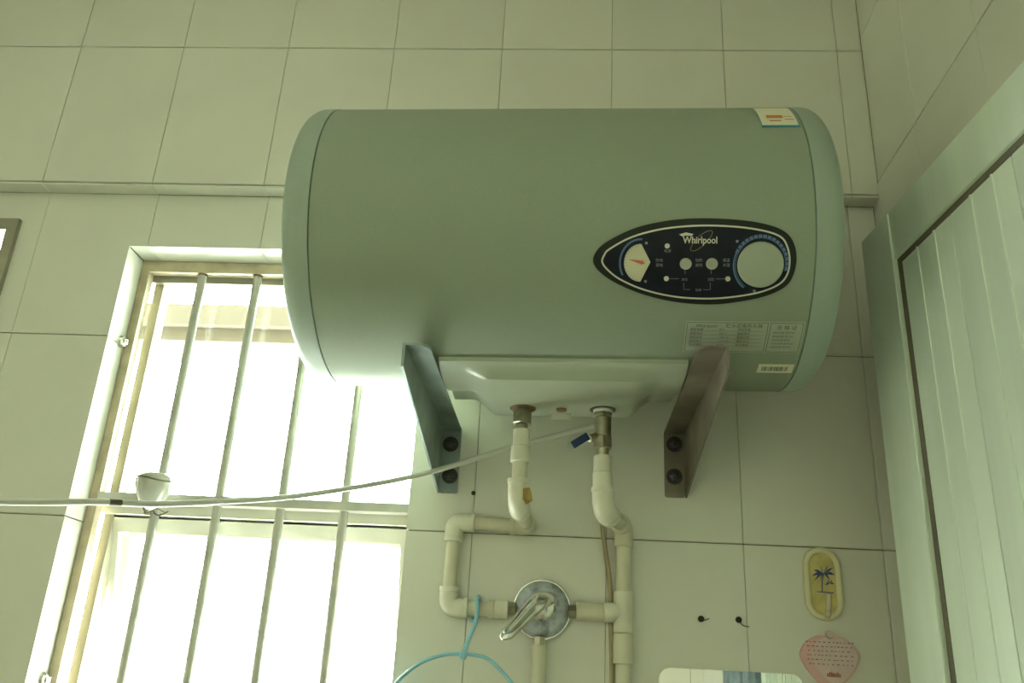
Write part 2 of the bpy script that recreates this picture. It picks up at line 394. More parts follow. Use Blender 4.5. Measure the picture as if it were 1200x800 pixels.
# local: x = depth away from the room side, y negative towards the viewer
def dplane(u, v):
    n = np.array([math.cos(TH_D), math.sin(TH_D), 0]); d = ray(u, v); t = n @ (np.array(DE) - CAM * [1, 1, 0]) / (n @ d); P = CAM + t * d
    return float(np.array([math.sin(TH_D), -math.cos(TH_D), 0]) @ (P - np.array(DE))), float(P[2])
S1 = dplane(1084, 600)[0]; ZT = (dplane(1008, 285)[1] + dplane(1040, 253)[1] + dplane(1200, 62)[1]) / 3; ZH = (dplane(1048, 301)[1] + dplane(1200, 152)[1]) / 2
DW, DT = .74, .026
def dbox(name, s0, s1, x0, x1, z0, z1, m, parent=dr, bv=0): return box(name, (x0, x1, -s1, -s0, z0, z1), m, parent, bv)
dbox('hinge_stile', DW - S1, DW, 0, DT, .012, ZT, 'door', dr, .0015)
dbox('lock_stile', 0, S1, 0, DT, .012, ZT, 'door', dr, .0025)
eb = dbox('edge_bead', S1 - .0035, S1 + .0005, -.0016, .004, .012, ZT - .004, 'door', dr, .0012)
dbox('top_rail', S1 - .0005, DW - S1 + .0005, .0005, DT, ZH, ZT - .001, 'door', dr, .0015)
dbox('bottom_rail', S1 - .0005, DW - S1 + .0005, .0005, DT, .012, .2, 'door', dr, .0015)
dbox('backing', S1, DW - S1, .0225, .0245, .2, ZH, 'door_gap')
dbox('gap_shade', S1 + .0002, S1 + .0104, .0050, .0140, .2, ZH, 'door_gap'); dbox('gap_shade', S1 + .0104, DW - S1, .0050, .0140, ZH - .0084, ZH, 'door_gap')  # near-flush dark brown strips: the shade of the gap put into colour
sj = dplane(1125, 365)[0]; pitch = .122
k = 0; s = sj - pitch
while s < DW - S1 - .01:
    a, b = max(s, S1 + .0105), min(s + pitch - .0018, DW - S1)
    pl = dbox('plank', a, b, .0055, .0125, .2, ZH - .0085, 'door', dr, .0008)
    for q in (.36, .70):
        ss = s + pitch * q
        if a < ss < b: dbox('rib', ss - .0016, ss + .0016, .0040, .0057, .2, ZH - .0085, 'door', pl, .0007)
    s += pitch

# ------------------------------------------------------------------ water heater
TILT = math.radians(1.0); HR = .19
HO = Vector((.93, -.2055, 2.0630))
heater = empty('water_heater', HO, 'large grey-green horizontal cylinder water heater mounted high on the tiled wall', 'water heater')
heater.rotation_euler = (0, -TILT, 0)
HM = np.array(Matrix.Rotation(-TILT, 3, 'Y'))
def cyl(u, v, off=0):                   # photo position -> (x, arc) on the tilted drum
    d = HM.T @ ray(u, v); o = HM.T @ (CAM - np.array(HO)); R2 = HR + off
    a = d[1] ** 2 + d[2] ** 2; b = o[1] * d[1] + o[2] * d[2]; c = o[1] ** 2 + o[2] ** 2 - R2 ** 2
    D = max(0, b * b - a * c); t = (-b - D ** .5) / a; P = o + t * d
    return float(P[0]), float(math.atan2(P[2], -P[1]) * HR)
def wrap(x, s, off=0):
    a = s / HR; return (x, -(HR + off) * math.cos(a), (HR + off) * math.sin(a))
XA, XB = -.3075, .2850                  # seams
lathe('drum', [(XA + .0010, HR), (XB - .0006, HR)], (0, 0, 0), (1, 0, 0), 'heater', heater, 128)
lathe('seam_ring', [(XA - .004, HR - .0035), (XA + .004, HR - .0035)], (0, 0, 0), (1, 0, 0), 'seam', heater, 96)
lathe('seam_ring', [(XB - .004, HR - .003), (XB + .004, HR - .003)], (0, 0, 0), (1, 0, 0), 'heater', heater, 96)
def cap(sg, x0):
    r, L = .024, .014; prof = [(0, HR - .002), (.0005, HR + .0005), (L, HR + .0005)]
    for k in range(1, 9):
        a = math.pi / 2 * k / 8; prof.append((L + r * math.sin(a), HR + .0005 - r * (1 - math.cos(a))))
    prof += [(L + r + .004, .11), (L + r + .006, .05), (L + r + .0065, .004)]
    lathe('end_cap', prof, (x0, 0, 0), (sg, 0, 0), 'cap', heater, 128)
cap(-1, XA - .0002); cap(1, XB + .0002)

def patchvf(outl, off, rings=8, off0=None, rim=True):   # star-shaped outline laid on the drum
    cx = sum(p[0] for p in outl) / len(outl); cs = sum(p[1] for p in outl) / len(outl)
    V = [wrap(cx, cs, off if off0 is None else off0)]; n = len(outl); F = []
    for k in range(1, rings + 1):
        t = k / rings
        for x, s in outl:
            o = off if off0 is None else off0 + (off - off0) * t * t
            V.append(wrap(cx + (x - cx) * t, cs + (s - cs) * t, o))
    for i in range(n): F.append((0, 1 + i, 1 + (i + 1) % n))
    for k in range(rings - 1):
        b = 1 + k * n
        for i in range(n): F.append((b + i, b + n + i, b + n + (i + 1) % n, b + (i + 1) % n))
    if rim:
        b = 1 + (rings - 1) * n; e = len(V); V += [wrap(x, s, -.0005) for x, s in outl]
        for i in range(n): F.append((b + i, e + i, e + (i + 1) % n, b + (i + 1) % n))
    return V, F
def ribbonvf(P, wd, off, closed=False):
    P = [Vector((p[0], p[1])) for p in P]; n = len(P); V, F = [], []
    for i in range(n):
        t = (P[(i + 1) % n] - P[i - 1]) if closed else (P[min(i + 1, n - 1)] - P[max(i - 1, 0)])
        t.normalize(); nn = Vector((-t.y, t.x)) * wd / 2
        V += [wrap(*(P[i] + nn), off), wrap(*(P[i] - nn), off)]
    for i in range(n if closed else n - 1):
        j = (i + 1) % n; F.append((2 * i, 2 * i + 1, 2 * j + 1, 2 * j))
    return V, F
def dotvf(c, r, off, n=20): return patchvf([(c[0] + r * math.cos(2 * math.pi * k / n), c[1] + r * math.sin(2 * math.pi * k / n)) for k in range(n)], off, 2)
def rectvf(x0, x1, s0, s1, off, n=4):
    V, F = [], []
    for k in range(n + 1):
        s = s0 + (s1 - s0) * k / n; V += [wrap(x0, s, off), wrap(x1, s, off)]
    for k in range(n): F.append((2 * k, 2 * k + 1, 2 * k + 3, 2 * k + 2))
    return V, F
def lettervf(body, size, x, s, off, bold=0, align='CENTER', shear=0, sx=1):
    V, F = textmesh(body, size, bold, shear, align)
    return [wrap(x + v.x * sx, s + v.y, off) for v in V], F
def px(pts): return [cyl(u, v) for u, v in pts]
OUT = [(695.2, 307), (699, 294), (712.5, 282.5), (745, 267), (784, 258.6), (820.8, 256), (864, 257.8), (896.7, 262.8), (918.4, 271), (929.5, 284), (933, 302.8), (929.2, 322), (919.5, 335.5), (896.7, 346.2), (864, 353), (831.7, 356), (792.7, 353.3), (755.8, 345), (723.3, 332), (703.8, 319)]
RING = [(705.6, 306.7), (708, 298.5), (714.5, 291.5), (740.7, 277.9), (777.5, 268.6), (820.8, 265), (864.2, 266.6), (896.7, 271.6), (914.5, 278.5), (921.7, 289.8), (924.3, 305), (921.6, 320.2), (912.5, 331.5), (892.3, 340.2), (864.2, 345.6), (831.7, 348.3), (792.7, 346.4), (755.8, 338.6), (727.7, 327), (712.5, 316)]
so = lambda P: [(p.x, p.y) for p in spline([Vector((*q, 0)) for q in px(P)], 5, True)]
panel = mesh('control_panel', *patchvf(so(OUT), .0018, 8, .0042), 'panel_rim', heater, True)
tag(panel, 'dark navy oval control panel with gauge, dial and two round buttons')
mesh('panel_face', *patchvf(so(RING), .0038, 8, .0050, False), 'panel', panel, True)
mesh('outline_ring', *ribbonvf(so(RING), .0020, .0044, True), 'print', panel)
O1 = .0056
def pp(u, v): return cyl(u, v)
# gauge
gc = pp(750, 307.5); gr_ = .0188
gp = [(gc[0] + gr_ * math.cos(math.radians(a)), gc[1] + gr_ * math.sin(math.radians(a)) * 1.13) for a in range(88, 273, 8)] + [(gc[0] + .0115, gc[1] + .001)]
gauge = mesh('gauge_face', *patchvf(gp, O1, 3), 'gauge', panel)
gn0, gn1 = pp(735.5, 303.2), pp(752, 307)
dv = Vector((gn1[0] - gn0[0], gn1[1] - gn0[1])); nv = Vector((-dv.y, dv.x)).normalized()
pts = [gn0, (gn1[0] + nv.x * .0021, gn1[1] + nv.y * .0021), (gn1[0] + dv.x * .2, gn1[1] + dv.y * .2), (gn1[0] - nv.x * .0021, gn1[1] - nv.y * .0021)]
mesh('needle', [wrap(*p, O1 + .0008) for p in pts], [(0, 1, 2, 3)], 'needle', gauge)
mesh('gauge_ticks', *join([ribbonvf([(gc[0] + q * math.cos(math.radians(a)), gc[1] + q * 1.13 * math.sin(math.radians(a))) for q in (.0165, .0188)], .0005, O1 + .0004) for a in range(100, 265, 10)]), 'print_dim', gauge)
mesh('gauge_arc', *ribbonvf([(gc[0] + .0236 * math.cos(math.radians(a)), gc[1] + .0236 * 1.12 * math.sin(math.radians(a))) for a in range(86, 215, 6)], .0022, O1), 'blue', panel)
# dial
kc = pp(890, 309.5); kr = .0262
rot_k = kc[1] / HR; kd = Vector((0, -math.cos(rot_k), math.sin(rot_k)))
knob = lathe('dial_knob', [(-.004, kr), (.0065, kr), (.0088, kr - .0008), (.0098, kr - .0026), (.0098, .001)], Vector(wrap(*kc, 0)) + Vector((0, 0, 0)), kd, 'knob', panel, 64)
tag(knob, 'large plain round grey temperature dial')
def arcpt(c, r, a): return (c[0] + r * math.cos(math.radians(a)), c[1] + r * 1.05 * math.sin(math.radians(a)))
mesh('dial_scale', *join([ribbonvf([arcpt(kc, .0304, a + d) for d in (0, 4, 8)], .0032, O1 - .0002) for a in range(-12, 150, 10)]), 'blue', panel)
mesh('dial_arc', *ribbonvf([arcpt(kc, .0304, a) for a in range(150, 238, 5)], .0018, O1 - .0002), 'blue', panel)
mesh('dial_arc', *ribbonvf([arcpt(kc, .0284, a) for a in range(-14, 240, 5)], .0007, O1 - .0002), 'blue', panel)
for q in ((883, 339.5), (863, 283)): mesh('scale_dot', *dotvf(pp(*q), .0016, O1, 10), 'print_dim', panel)
for q in ((757, 285), (756, 328.5)): mesh('scale_dot', *dotvf(pp(*q), .0016, O1, 10), 'print_dim', panel)
# buttons and lamps
for q in ((802.7, 308.5), (833.2, 308.5)):
    c = pp(*q); a = c[1] / HR; lathe('button', [(0, .0066), (.0075, .0066), (.0084, .0058), (.0086, .001)], wrap(*c, 0), (0, -math.cos(a), math.sin(a)), 'label', panel, 28)
for q in ((781.3, 288.3), (780.3, 325.3), (852, 325.6)): mesh('lamp', *dotvf(pp(*q), .0029, O1 + .0004, 16), 'print', panel)
# lettering
lx0, ls = pp(799.5, 285.2); lx1, _ = pp(839.5, 285.2)
V, F = textmesh('Whirlpool', .0108, .00022, 0, 'LEFT'); wd = max(v.x for v in V); sx = (lx1 - lx0) / wd
mesh('logo_lettering', [wrap(lx0 + v.x * sx, ls + v.y, O1 + .0003) for v in V], F, 'print', panel)
sw = [(pp(u, v)) for u, v in ((795, 275.2), (803, 273), (812, 274.8), (809.5, 277), (803.5, 276.5), (798.5, 277.5))]
mesh('logo_crown', *patchvf(sw, O1, 2, None, False), 'print', panel)
ringp = so([(808.5, 293), (811, 286), (818, 278), (827, 272), (833.5, 271.5), (832.5, 277), (825, 286), (815, 293.2)])
mesh('logo_swoosh', *ribbonvf(ringp, .0005, O1, True), 'gold', panel)
def cap_(txt, u, v, size=.0042, m='print_dim', parent=panel, off=O1): mesh('lettering', *lettervf(txt, size, *pp(u, v), off), m, parent)
cap_('电源', 781.5, 295.5); cap_('防电', 772, 306); cap_('漏电', 772, 311.5); cap_('加热', 818, 306); cap_('速热', 818, 311.5); cap_('保温', 850, 306); cap_('水温', 850, 311.5)
cap_('复位', 801.5, 327.5, .0036); cap_('试验', 832, 327.5, .0036); cap_('功率', 817.5, 339.5, .0036)
for P in ([(784, 325.3), (795, 325.4)], [(838, 325.6), (849, 325.6)], [(800.5, 330), (800.5, 337.6), (808, 337.7)], [(831.5, 330), (831.5, 337.8), (823, 337.8)], [(802, 315.5), (802, 320)], [(832.5, 315.5), (832.5, 320)]):
    mesh('guide_line', *ribbonvf(px(P), .0005, O1), 'print_dim', panel)

# rating label, bar code label, sticker
def quad_label(name, tl, br, off, m, parent, n=6):
    a, b = cyl(*tl), cyl(*br); return mesh(name, *rectvf(a[0], b[0], b[1], a[1], off, n), m, parent), a, b
a = cyl(804, 375.5); b = cyl(945, 412.5); lx0, lx1, s1, s0 = a[0], a[0] + .1395, a[1], a[1] - .0475
lab = mesh('rating_label', *rectvf(lx0, lx1, s0, s1, .0005, 8), 'label', heater); tag(lab, 'pale grey rating plate with fine print')
xm = lx0 + .0985; OL = .0008
L = []
for (x0, x1) in ((lx0 + .002, xm - .002), (xm + .001, lx1 - .002)):
    for s in (s1 - .002, s0 + .002): L.append(ribbonvf([(x0, s), (x1, s)], .0006, OL))
    for x in (x0, x1): L.append(ribbonvf([(x, s0 + .002 + (s1 - s0 - .004) * k / 6) for k in range(7)], .0006, OL))
for k in range(1, 6): L.append(ribbonvf([(lx0 + .004, s1 - .008 - k * .0058), (xm - .006, s1 - .008 - k * .0058)], .00035, OL))
mesh('label_rules', *join(L), 'ink', lab)
T = [lettervf('Whirlpool', .006, lx0 + .012, s1 - .0085, OL, 0, 'LEFT'), lettervf('贮水式电热水器', .0062, xm - .008, s1 - .0085, OL, 0, 'RIGHT'), lettervf('合 格 证', .0068, (xm + lx1) / 2, s1 - .0105, OL)]
for k, (t1, t2, t3) in enumerate((('额定容量', '40', 'L'), ('额定电压', '220', 'V'), ('额定功率', '1500', 'W'), ('额定压力', '0.75', 'MPa'), ('防水等级', 'IPX4', ''))):
    s = s1 - .0128 - k * .0058; T += [lettervf(t1, .0038, lx0 + .006, s, OL, 0, 'LEFT'), lettervf(t2 + ' ' + t3, .0038, lx0 + .04, s, OL, 0, 'LEFT'), lettervf(t1, .0038, lx0 + .062, s, OL, 0, 'LEFT')]
    T.append(lettervf('检验合格 准予出厂'[: 9 - k % 3], .0034, xm + .005, s1 - .0165 - k * .0055, OL, 0, 'LEFT'))
mesh('label_lettering', *join(T), 'ink', lab)
a = cyl(889.5, 426); x0, x1, q1, q0 = a[0], a[0] + .0432, a[1], a[1] - .0195
bar = mesh('barcode_label', *rectvf(x0, x1, q0, q1, .0005), 'paper', heater); tag(bar, 'small white bar code sticker')
L = []; x = x0 + .005
while x < x1 - .008:
    ww = random.choice((.0004, .0007, .0011)); L.append(rectvf(x, x + ww, q0 + .005, q1 - .005, .0008, 2)); x += ww + random.choice((.0004, .0006, .0009))
mesh('bars', *join(L), 'ink', bar)
b = cyl(893, 150.5); x0, x1, q0 = b[0], b[0] + .0462, b[1]; q1 = q0 + .075
sk = mesh('energy_sticker', *rectvf(x0, x1, q0, q1, .0006, 10), 'paper', heater); tag(sk, 'white sticker with teal edge and orange print')
mesh('sticker_border', *join([rectvf(x0, x1, q0, q0 + .0065, .0009, 2), rectvf(x0, x0 + .0012, q0, q1, .0009, 8), rectvf(x1 - .0012, x1, q0, q1, .0009, 8)]), 'teal', sk)
mesh('sticker_print', *join([rectvf(x0 + .010, x0 + .030, q0 + .026, q0 + .036, .0009, 2), rectvf(x0 + .012, x0 + .026, q0 + .017, q0 + .0205, .0009, 2), rectvf(x0 + .031, x0 + .042, q0 + .021, q0 + .0235, .0009, 2), rectvf(x0 + .031, x0 + .041, q0 + .030, q0 + .032, .0009, 2)]), 'orange', sk)

# cover under the drum (built level, in room coordinates, then parented)
CX0, CX1, CY0, CY1 = .7745, 1.0840, -.2640, -.085
def sm(t): t = max(0, min(1, t)); return t * t * (3 - 2 * t)
nx, ny = 60, 30; V, F = [], []
def drum_z(x, y): return HO.z + (x - HO.x) * math.tan(TILT) - math.sqrt(max(0, HR ** 2 - (y - HO.y) ** 2))
for i in range(nx + 1):
    x = CX0 + (CX1 - CX0) * i / nx
    ex = min(x - CX0, CX1 - x)
    for j in range(ny + 1):
        y = CY0 + (CY1 - CY0) * j / ny
        ring = min(drum_z(x, y) - .0055, 1.8845 + (x - .93) * .02)
        bul = 1.8610 + (x - .93) * .015
        t = sm((ex - .028) / .036) * sm((y - CY0 - .012) / .012)
        V.append((x, y, ring * (1 - t) + min(ring, bul) * t))
idx = lambda i, j: i * (ny + 1) + j
for i in range(nx):
    for j in range(ny): F.append((idx(i, j), idx(i + 1, j), idx(i + 1, j + 1), idx(i, j + 1)))
per = [idx(i, 0) for i in range(nx + 1)] + [idx(nx, j) for j in range(1, ny + 1)] + [idx(i, ny) for i in range(nx - 1, -1, -1)] + [idx(0, j) for j in range(ny - 1, 0, -1)]
b0 = len(V)
for q in per: x, y, z = V[q]; V.append((x, y, drum_z(x, y) + .004))
n = len(per)
for i in range(n): F.append((per[i], per[(i + 1) % n], b0 + (i + 1) % n, b0 + i))
cov = keep(mesh('bottom_cover', V, F, 'cover', None, True), heater); tag(cov, 'glossy grey-green moulded cover over the pipe connections')
def ck(o): o.parent = cov; return o
YP = -.12
ck(lathe('cover_screw', [(0, .004), (.0025, .0038), (.003, .001)], at(659, 437, -.246) + Vector((0, .004, .002)), (0, -.5, -.85), 'cover', None, 16))
ck(lathe('port_washer', [(0, .0185), (.0022, .018), (.0025, .009)], (.8752, YP, 1.8612), (0, 0, -1), 'rust', None, 28))
ck(lathe('port_washer', [(0, .0185), (.0022, .018), (.0025, .009)], (.9860, YP, 1.8630), (0, 0, -1), 'bolt', None, 28))
p = at(658, 473, YP); ck(lathe('drain_plug', [(0, .0075), (.004, .007), (.0045, .001)], (p.x, YP, 1.8622), (0, 0, -1), 'rust', None, 20))
ck(box('paper_tag', (p.x - .014, p.x + .013, -.098, -.097, 1.852, 1.861), 'ptfe'))

# ------------------------------------------------------------------ brackets
def bracket(xo, xi, zt, label, bm_):
    t = .003; sg = 1 if xi > xo else -1
    b = empty('heater_bracket', (xo, YL, zt - .1), label, 'bracket', 'brackets carrying the water heater')
    yw = YL - .0005; yf = -.338; zb = zt - .1005
    prof = [(yw, zb), (yw, zt), (yf, zt), (yf, zt - .030)]
    V = [(x, y, z) for x in (xo, xo + t * sg) for y, z in prof]
    F = [(0, 1, 2, 3), (4, 5, 6, 7), (0, 1, 5, 4), (1, 2, 6, 5), (2, 3, 7, 6), (3, 0, 4, 7)]
    keep(mesh('web', V, F, bm_), b)
    x0, x1 = sorted((xo + t * sg, xi))
    fo = mesh('wall_flange', *prismvf(stadium((x0 + x1) / 2, (zb + zt) / 2, x1 - x0, zt - zb, .004, 4), yw - t, yw), bm_); keep(fo, b)
    # top flange with a rounded front corner
    rr = .018; yb = yw - t; ip = []
    pts = [(xo + t * sg, yb), (xi, yb)] + [(xi - sg * rr + sg * rr * math.cos(a), yf + rr - rr * math.sin(a)) for a in [math.pi / 2 * k / 6 for k in range(7)]] + [(xo + t * sg, yf)]
    n = len(pts); V = [(x, y, z) for z in (zt - t, zt) for x, y in pts]
    F = [tuple(range(n)), tuple(range(n, 2 * n))] + [(i, (i + 1) % n, n + (i + 1) % n, n + i) for i in range(n)]
    keep(mesh('top_flange', V, F, bm_), b)
    return b
bl = bracket(.7425, .7735, 1.8685, 'dark steel bracket under the left part of the water heater, next to the window', 'bracket')
brk = bracket(1.1200, 1.0865, 1.8755, 'dark steel bracket under the right part of the water heater, below the rating label', 'bracket_rust_shade')
for b, us in ((bl, ((528, 520), (527, 557))), (brk, ((790.5, 520), (790.5, 558)))):
    for q in us:
        p = at(*q, YL - .005); bolt(b, (p.x, YL - .0035, p.z), (0, -1, 0), .0085, 'bolt')

# ------------------------------------------------------------------ pipes
YW = .0145; RP, RF = .0100, .0134
def elbow(name, a, c, b, m, parent, r=RF, bend=.016):
    a, c, b = Vector(a), Vector(c), Vector(b); d1 = (a - c).normalized(); d2 = (b - c).normalized()
    bend = min(bend, (a - c).length * .95, (b - c).length * .95); path = [a]
    for k in range(9):
        t = k / 8; p0, p2 = c + d1 * bend, c + d2 * bend
        path.append(p0 * (1 - t) ** 2 + c * 2 * t * (1 - t) + p2 * t * t)
    path.append(b); o = keep(tube(name, path, r, m, None, 24), parent)
    for e, d in ((a, d1), (b, d2)):
        lip = lathe('lip', [(-.006, r * 1.0), (-.0055, r * 1.07), (0, r * 1.07), (.0004, r * .7)], e, d, m, None, 24); lip.parent = o
    return o
def seg(name, a, b, r, m, parent, n=24):
    a, b = Vector(a), Vector(b); L = (b - a).length; e = min(.0012, L * .2, r * .2)
    return keep(lathe(name, [(0, r - e), (e, r), (L - e, r), (L, r - e)], a, b - a, m, None, n), parent)
def hexnut(name, a, b, r, m, parent):
    a, b = Vector(a), Vector(b); L = (b - a).length
    o = lathe(name, [(0, r * .86), (.0012, r), (L - .0012, r), (L, r * .86)], a, b - a, m, None, 6, False); return keep(o, parent)
zq = lambda v: at(612, v, YP).z
xL, xV = .8752, .9862
# hot side: heater -> mixer, looping to the left
hot = empty('hot_water_pipe', (xL, YP, 1.72), 'cream plastic pipe looping left from the heater down to the mixer tap', 'pipe')
seg('nipple', (xL, YP, 1.8605), (xL, YP, zq(484)), .0095, 'nickel', hot)
hexnut('union_nut', (xL, YP, zq(483)), (xL, YP, zq(497)), .0142, 'nickel', hot)
seg('nipple', (xL, YP, zq(497)), (xL, YP, zq(504)), .0082, 'nickel', hot)
seg('adapter', (xL, YP, zq(503)), (xL, YP, zq(523)), .0116, 'pprw', hot)
seg('coupling', (xL - .0005, YP, zq(522.5)), (xL - .0005, YP, zq(542)), .0131, 'pprw', hot)
seg('pipe', (xL - .0005, YP, zq(541)), (xL, YP, zq(563)), .0100, 'ppr', hot)
eL = Vector((.8752, YP, 1.7245)); wLp = Vector((.8830, YW, 1.7205))
arm = (wLp - eL)
elbow('elbow', (xL - .001, YP, zq(561.5)), eL, eL + arm * .22, 'pprw', hot, .0142, .02)
seg('pipe', eL + arm * .2, wLp - arm * .2, .0098, 'ppr', hot)
zt = 1.7225
elbow('elbow', wLp - arm * .24, wLp, (.858, YW, 1.7212), 'ppr', hot)
seg('pipe', (.860, YW, 1.7212), (.802, YW, zt), RP, 'ppr', hot)
elbow('elbow', (.8045, YW, zt), (.7748, YW, zt + .0008), (.7746, YW, 1.694), 'pprw', hot, RF, .014)
seg('pipe', (.7746, YW, 1.696), (.7742, YW, 1.626), RP, 'ppr', hot)
elbow('elbow', (.7742, YW, 1.629), (.7740, YW, 1.6006), (.8025, YW, 1.6006), 'pprw', hot, RF, .014)
seg('pipe', (.801, YW, 1.6006), (.838, YW, 1.601), RP, 'ppr', hot)
seg('coupling', (.832, YW, 1.6010), (.8415, YW, 1.6012), .0128, 'ppr', hot); seg('adapter', (.8415, YW, 1.6012), (.8610, YW, 1.6015), .0135, 'pprw', hot)
tp = at(618, 581, YP - .0135); sc_ = mesh('tape_scrap', *prismvf([(tp.x - .006, tp.z + .010), (tp.x + .003, tp.z + .011), (tp.x + .0055, tp.z + .004), (tp.x + .007, tp.z - .006), (tp.x - .001, tp.z - .011), (tp.x - .006, tp.z - .004)], YP - .0150, YP - .0125), 'tape'); keep(sc_, hot); tag(sc_, 'scrap of brown tape stuck on the elbow')
# cold side with the ball valve
cold = empty('cold_water_pipe', (1.0244, YW, 1.40), 'cream plastic pipe with a blue-handled ball valve running down right of the mixer', 'pipe')
zv = lambda v: at(706, v, YP).z
seg('thread_tape', (xV, YP, 1.862), (xV, YP, zv(484)), .0135, 'ptfe', cold)
vb = hexnut('valve_body', (xV, YP, zv(484)), (xV, YP, zv(489)), .0142, 'nickel', cold); tag(vb, 'tarnished brass ball valve')
for a, b, r in ((489, 512, .0116),): seg('valve_barrel', (xV, YP, zv(a)), (xV, YP, zv(b)), r, 'nickel', cold)
hexnut('valve_nut', (xV, YP, zv(512)), (xV, YP, zv(526)), .0138, 'nickel', cold)
seg('nipple', (xV, YP, zv(525)), (xV, YP, zv(535)), .0088, 'nickel', cold)
s0 = Vector((xV - .008, YP - .004, zv(512))); s1 = at(690, 514, YP - .012)
seg('valve_stem', s0, s1, .0055, 'nickel', cold)
l0, l1 = at(689, 510.5, YP - .016), at(671, 521.5, YP - .024)
d_, u1, v1 = frame_of(l1 - l0)
V = [l + u1 * a * .0018 + v1 * b * .0052 for l in (l0, l1) for a, b in ((-1, -1), (1, -1), (1, 1), (-1, 1))]
lv = mesh('valve_handle', V, [(0, 1, 2, 3), (4, 5, 6, 7), (0, 1, 5, 4), (1, 2, 6, 5), (2, 3, 7, 6), (3, 0, 4, 7)], 'lever_blue'); bev(lv, .001); keep(lv, cold); tag(lv, 'dark blue valve handle')
seg('adapter', (xV + .0005, YP, zv(534)), (xV + .0005, YP, zv(554)), .0122, 'pprw', cold)
seg('coupling', (xV + .0005, YP, zv(553.5)), (xV + .001, YP, zv(572)), .0132, 'pprw', cold)
eR = Vector((.9885, YP, 1.7205)); wRp = Vector((1.0244, YW, 1.7265)); arm = wRp - eR
elbow('elbow', (xV + .001, YP, zv(571.5)), eR, eR + arm * .26, 'pprw', cold, .0145, .022)
seg('pipe', eR + arm * .2, wRp - arm * .15, .0098, 'ppr', cold)
elbow('elbow', wRp - arm * .22, wRp, (1.0243, YW, 1.697), 'ppr', cold)
seg('pipe', (1.0243, YW, 1.70), (1.0243, YW, 1.625), .0108, 'ppr', cold)
tee = seg('tee', (1.0243, YW, 1.6335), (1.0243, YW, 1.577), .0140, 'pprw', cold)
tb = seg('tee_branch', (1.0243, YW, 1.6043), (.996, YW, 1.604), .0137, 'pprw', cold)
seg('adapter', (.9965, YW, 1.604), (.957, YW, 1.6035), .0125, 'ppr', cold)
seg('coupling', (1.0243, YW, 1.577), (1.0243, YW, 1.536), .0143, 'ppr', cold)
seg('pipe', (1.0243, YW, 1.537), (1.0243, YW, .9), .0108, 'ppr', cold)
seg('valve_washer', (xV, YP, 1.8625), (xV, YP, 1.861), .0165, 'ptfe', cold)

# ------------------------------------------------------------------ mixer tap
mx = empty('shower_mixer', (.9075, YL, 1.605), 'chrome single-lever shower mixer with round corroded wall plate', 'mixer tap')
mc = Vector((.9085, YL, 1.6045)); my = Vector((0, -1, 0))
pl = keep(lathe('wall_plate', [(.001, .0405), (.004, .0415), (.0085, .0405), (.0100, .0385), (.0105, .030), (.0108, .012), (.0108, .002)], mc, my, 'chrome', None, 56), mx); tag(pl, 'round chrome plate with dull corrosion spots')
rim = tube('plate_rim', [mc + Vector((.0405 * math.cos(a), -.0085, .0405 * math.sin(a))) for a in [2 * math.pi * k / 64 for k in range(64)]], .0018, 'chrome_clean', None, 10, 1, True); rim.parent = pl
keep(lathe('cartridge_housing', [(.010, .0225), (.030, .0215), (.045, .0205), (.053, .018), (.057, .011), (.058, .001)], mc + Vector((0, 0, .002)), my, 'chrome_clean', None, 40), mx)
hp = [mc + Vector((.004, -.036, .012)), at(633, 704, -.062), at(620, 716, -.078), at(606, 731, -.094), at(591, 746, -.112), at(588, 749, -.115)]
pth = spline(hp, 6); rr = [.0185 - .0105 * (i / (len(pth) - 1)) ** .8 for i in range(len(pth))]; rr = [q * math.sqrt(max(.01, 1 - max(0, 1 - (p_ - pth[-1]).length / .012) ** 2)) for q, p_ in zip(rr, pth)]
lever = keep(tube('lever', pth, rr, 'chrome_clean', None, 20, .62), mx); tag(lever, 'polished chrome lever pointing down to the left')
for xa, xb in ((.8605, .8720), (.9465, .9575)): hexnut('connector_nut', (xa, YW, 1.6025), (xb, YW, 1.603), .0105, 'nickel', mx)
hexnut('outlet_nut', (.9075, YW, 1.568), (.9075, YW, 1.5555), .0085, 'nickel', mx)
seg('outlet_pipe', (.9075, YW, 1.5565), (.9065, YW, 1.10), .0105, 'ppr', mx)

# thin stained tube behind the right-hand pipe
tb = tube('drip_tube', spline([at(702, 520, .012), at(704, 570, .018), at(706, 618, .022), at(711, 655, .022), at(715, 690, .0255), at(716, 740, .0255), at(717, 800, .0255), at(717, 1000, .0255)], 6), .0034, 'tube', None, 10)
tag(tb, 'thin brown-stained tube running down the wall beside the cold pipe', 'tube')

# ------------------------------------------------------------------ power cord
cp = [(716, 478, -.075), (703, 494, -.060), (690, 500.5, -.055), (660, 508, -.05), (625, 517, -.045), (600, 523.5, -.045), (560, 536, -.048), (520, 548.5, -.055), (470, 561, -.085), (400, 573.5, -.13), (330, 583, -.19), (250, 588, -.25), (180, 590.5, -.30), (120, 588, -.345), (60, 588.5, -.39), (0, 588, -.43), (-80, 589, -.49), (-200, 600, -.58), (-330, 640, -.68)]
cord = tube('power_cord', spline([at(*c) for c in cp], 8), .0037, 'cable', None, 12)
tag(cord, 'pale grey power cord sagging across the window towards the heater', 'cord')
cs_ = spline([at(*c) for c in cp], 8)
cl = tube('cord_mark', cs_[12 * 8 + 5:12 * 8 + 8], .0039, 'wire', None, 12); cl.parent = cord

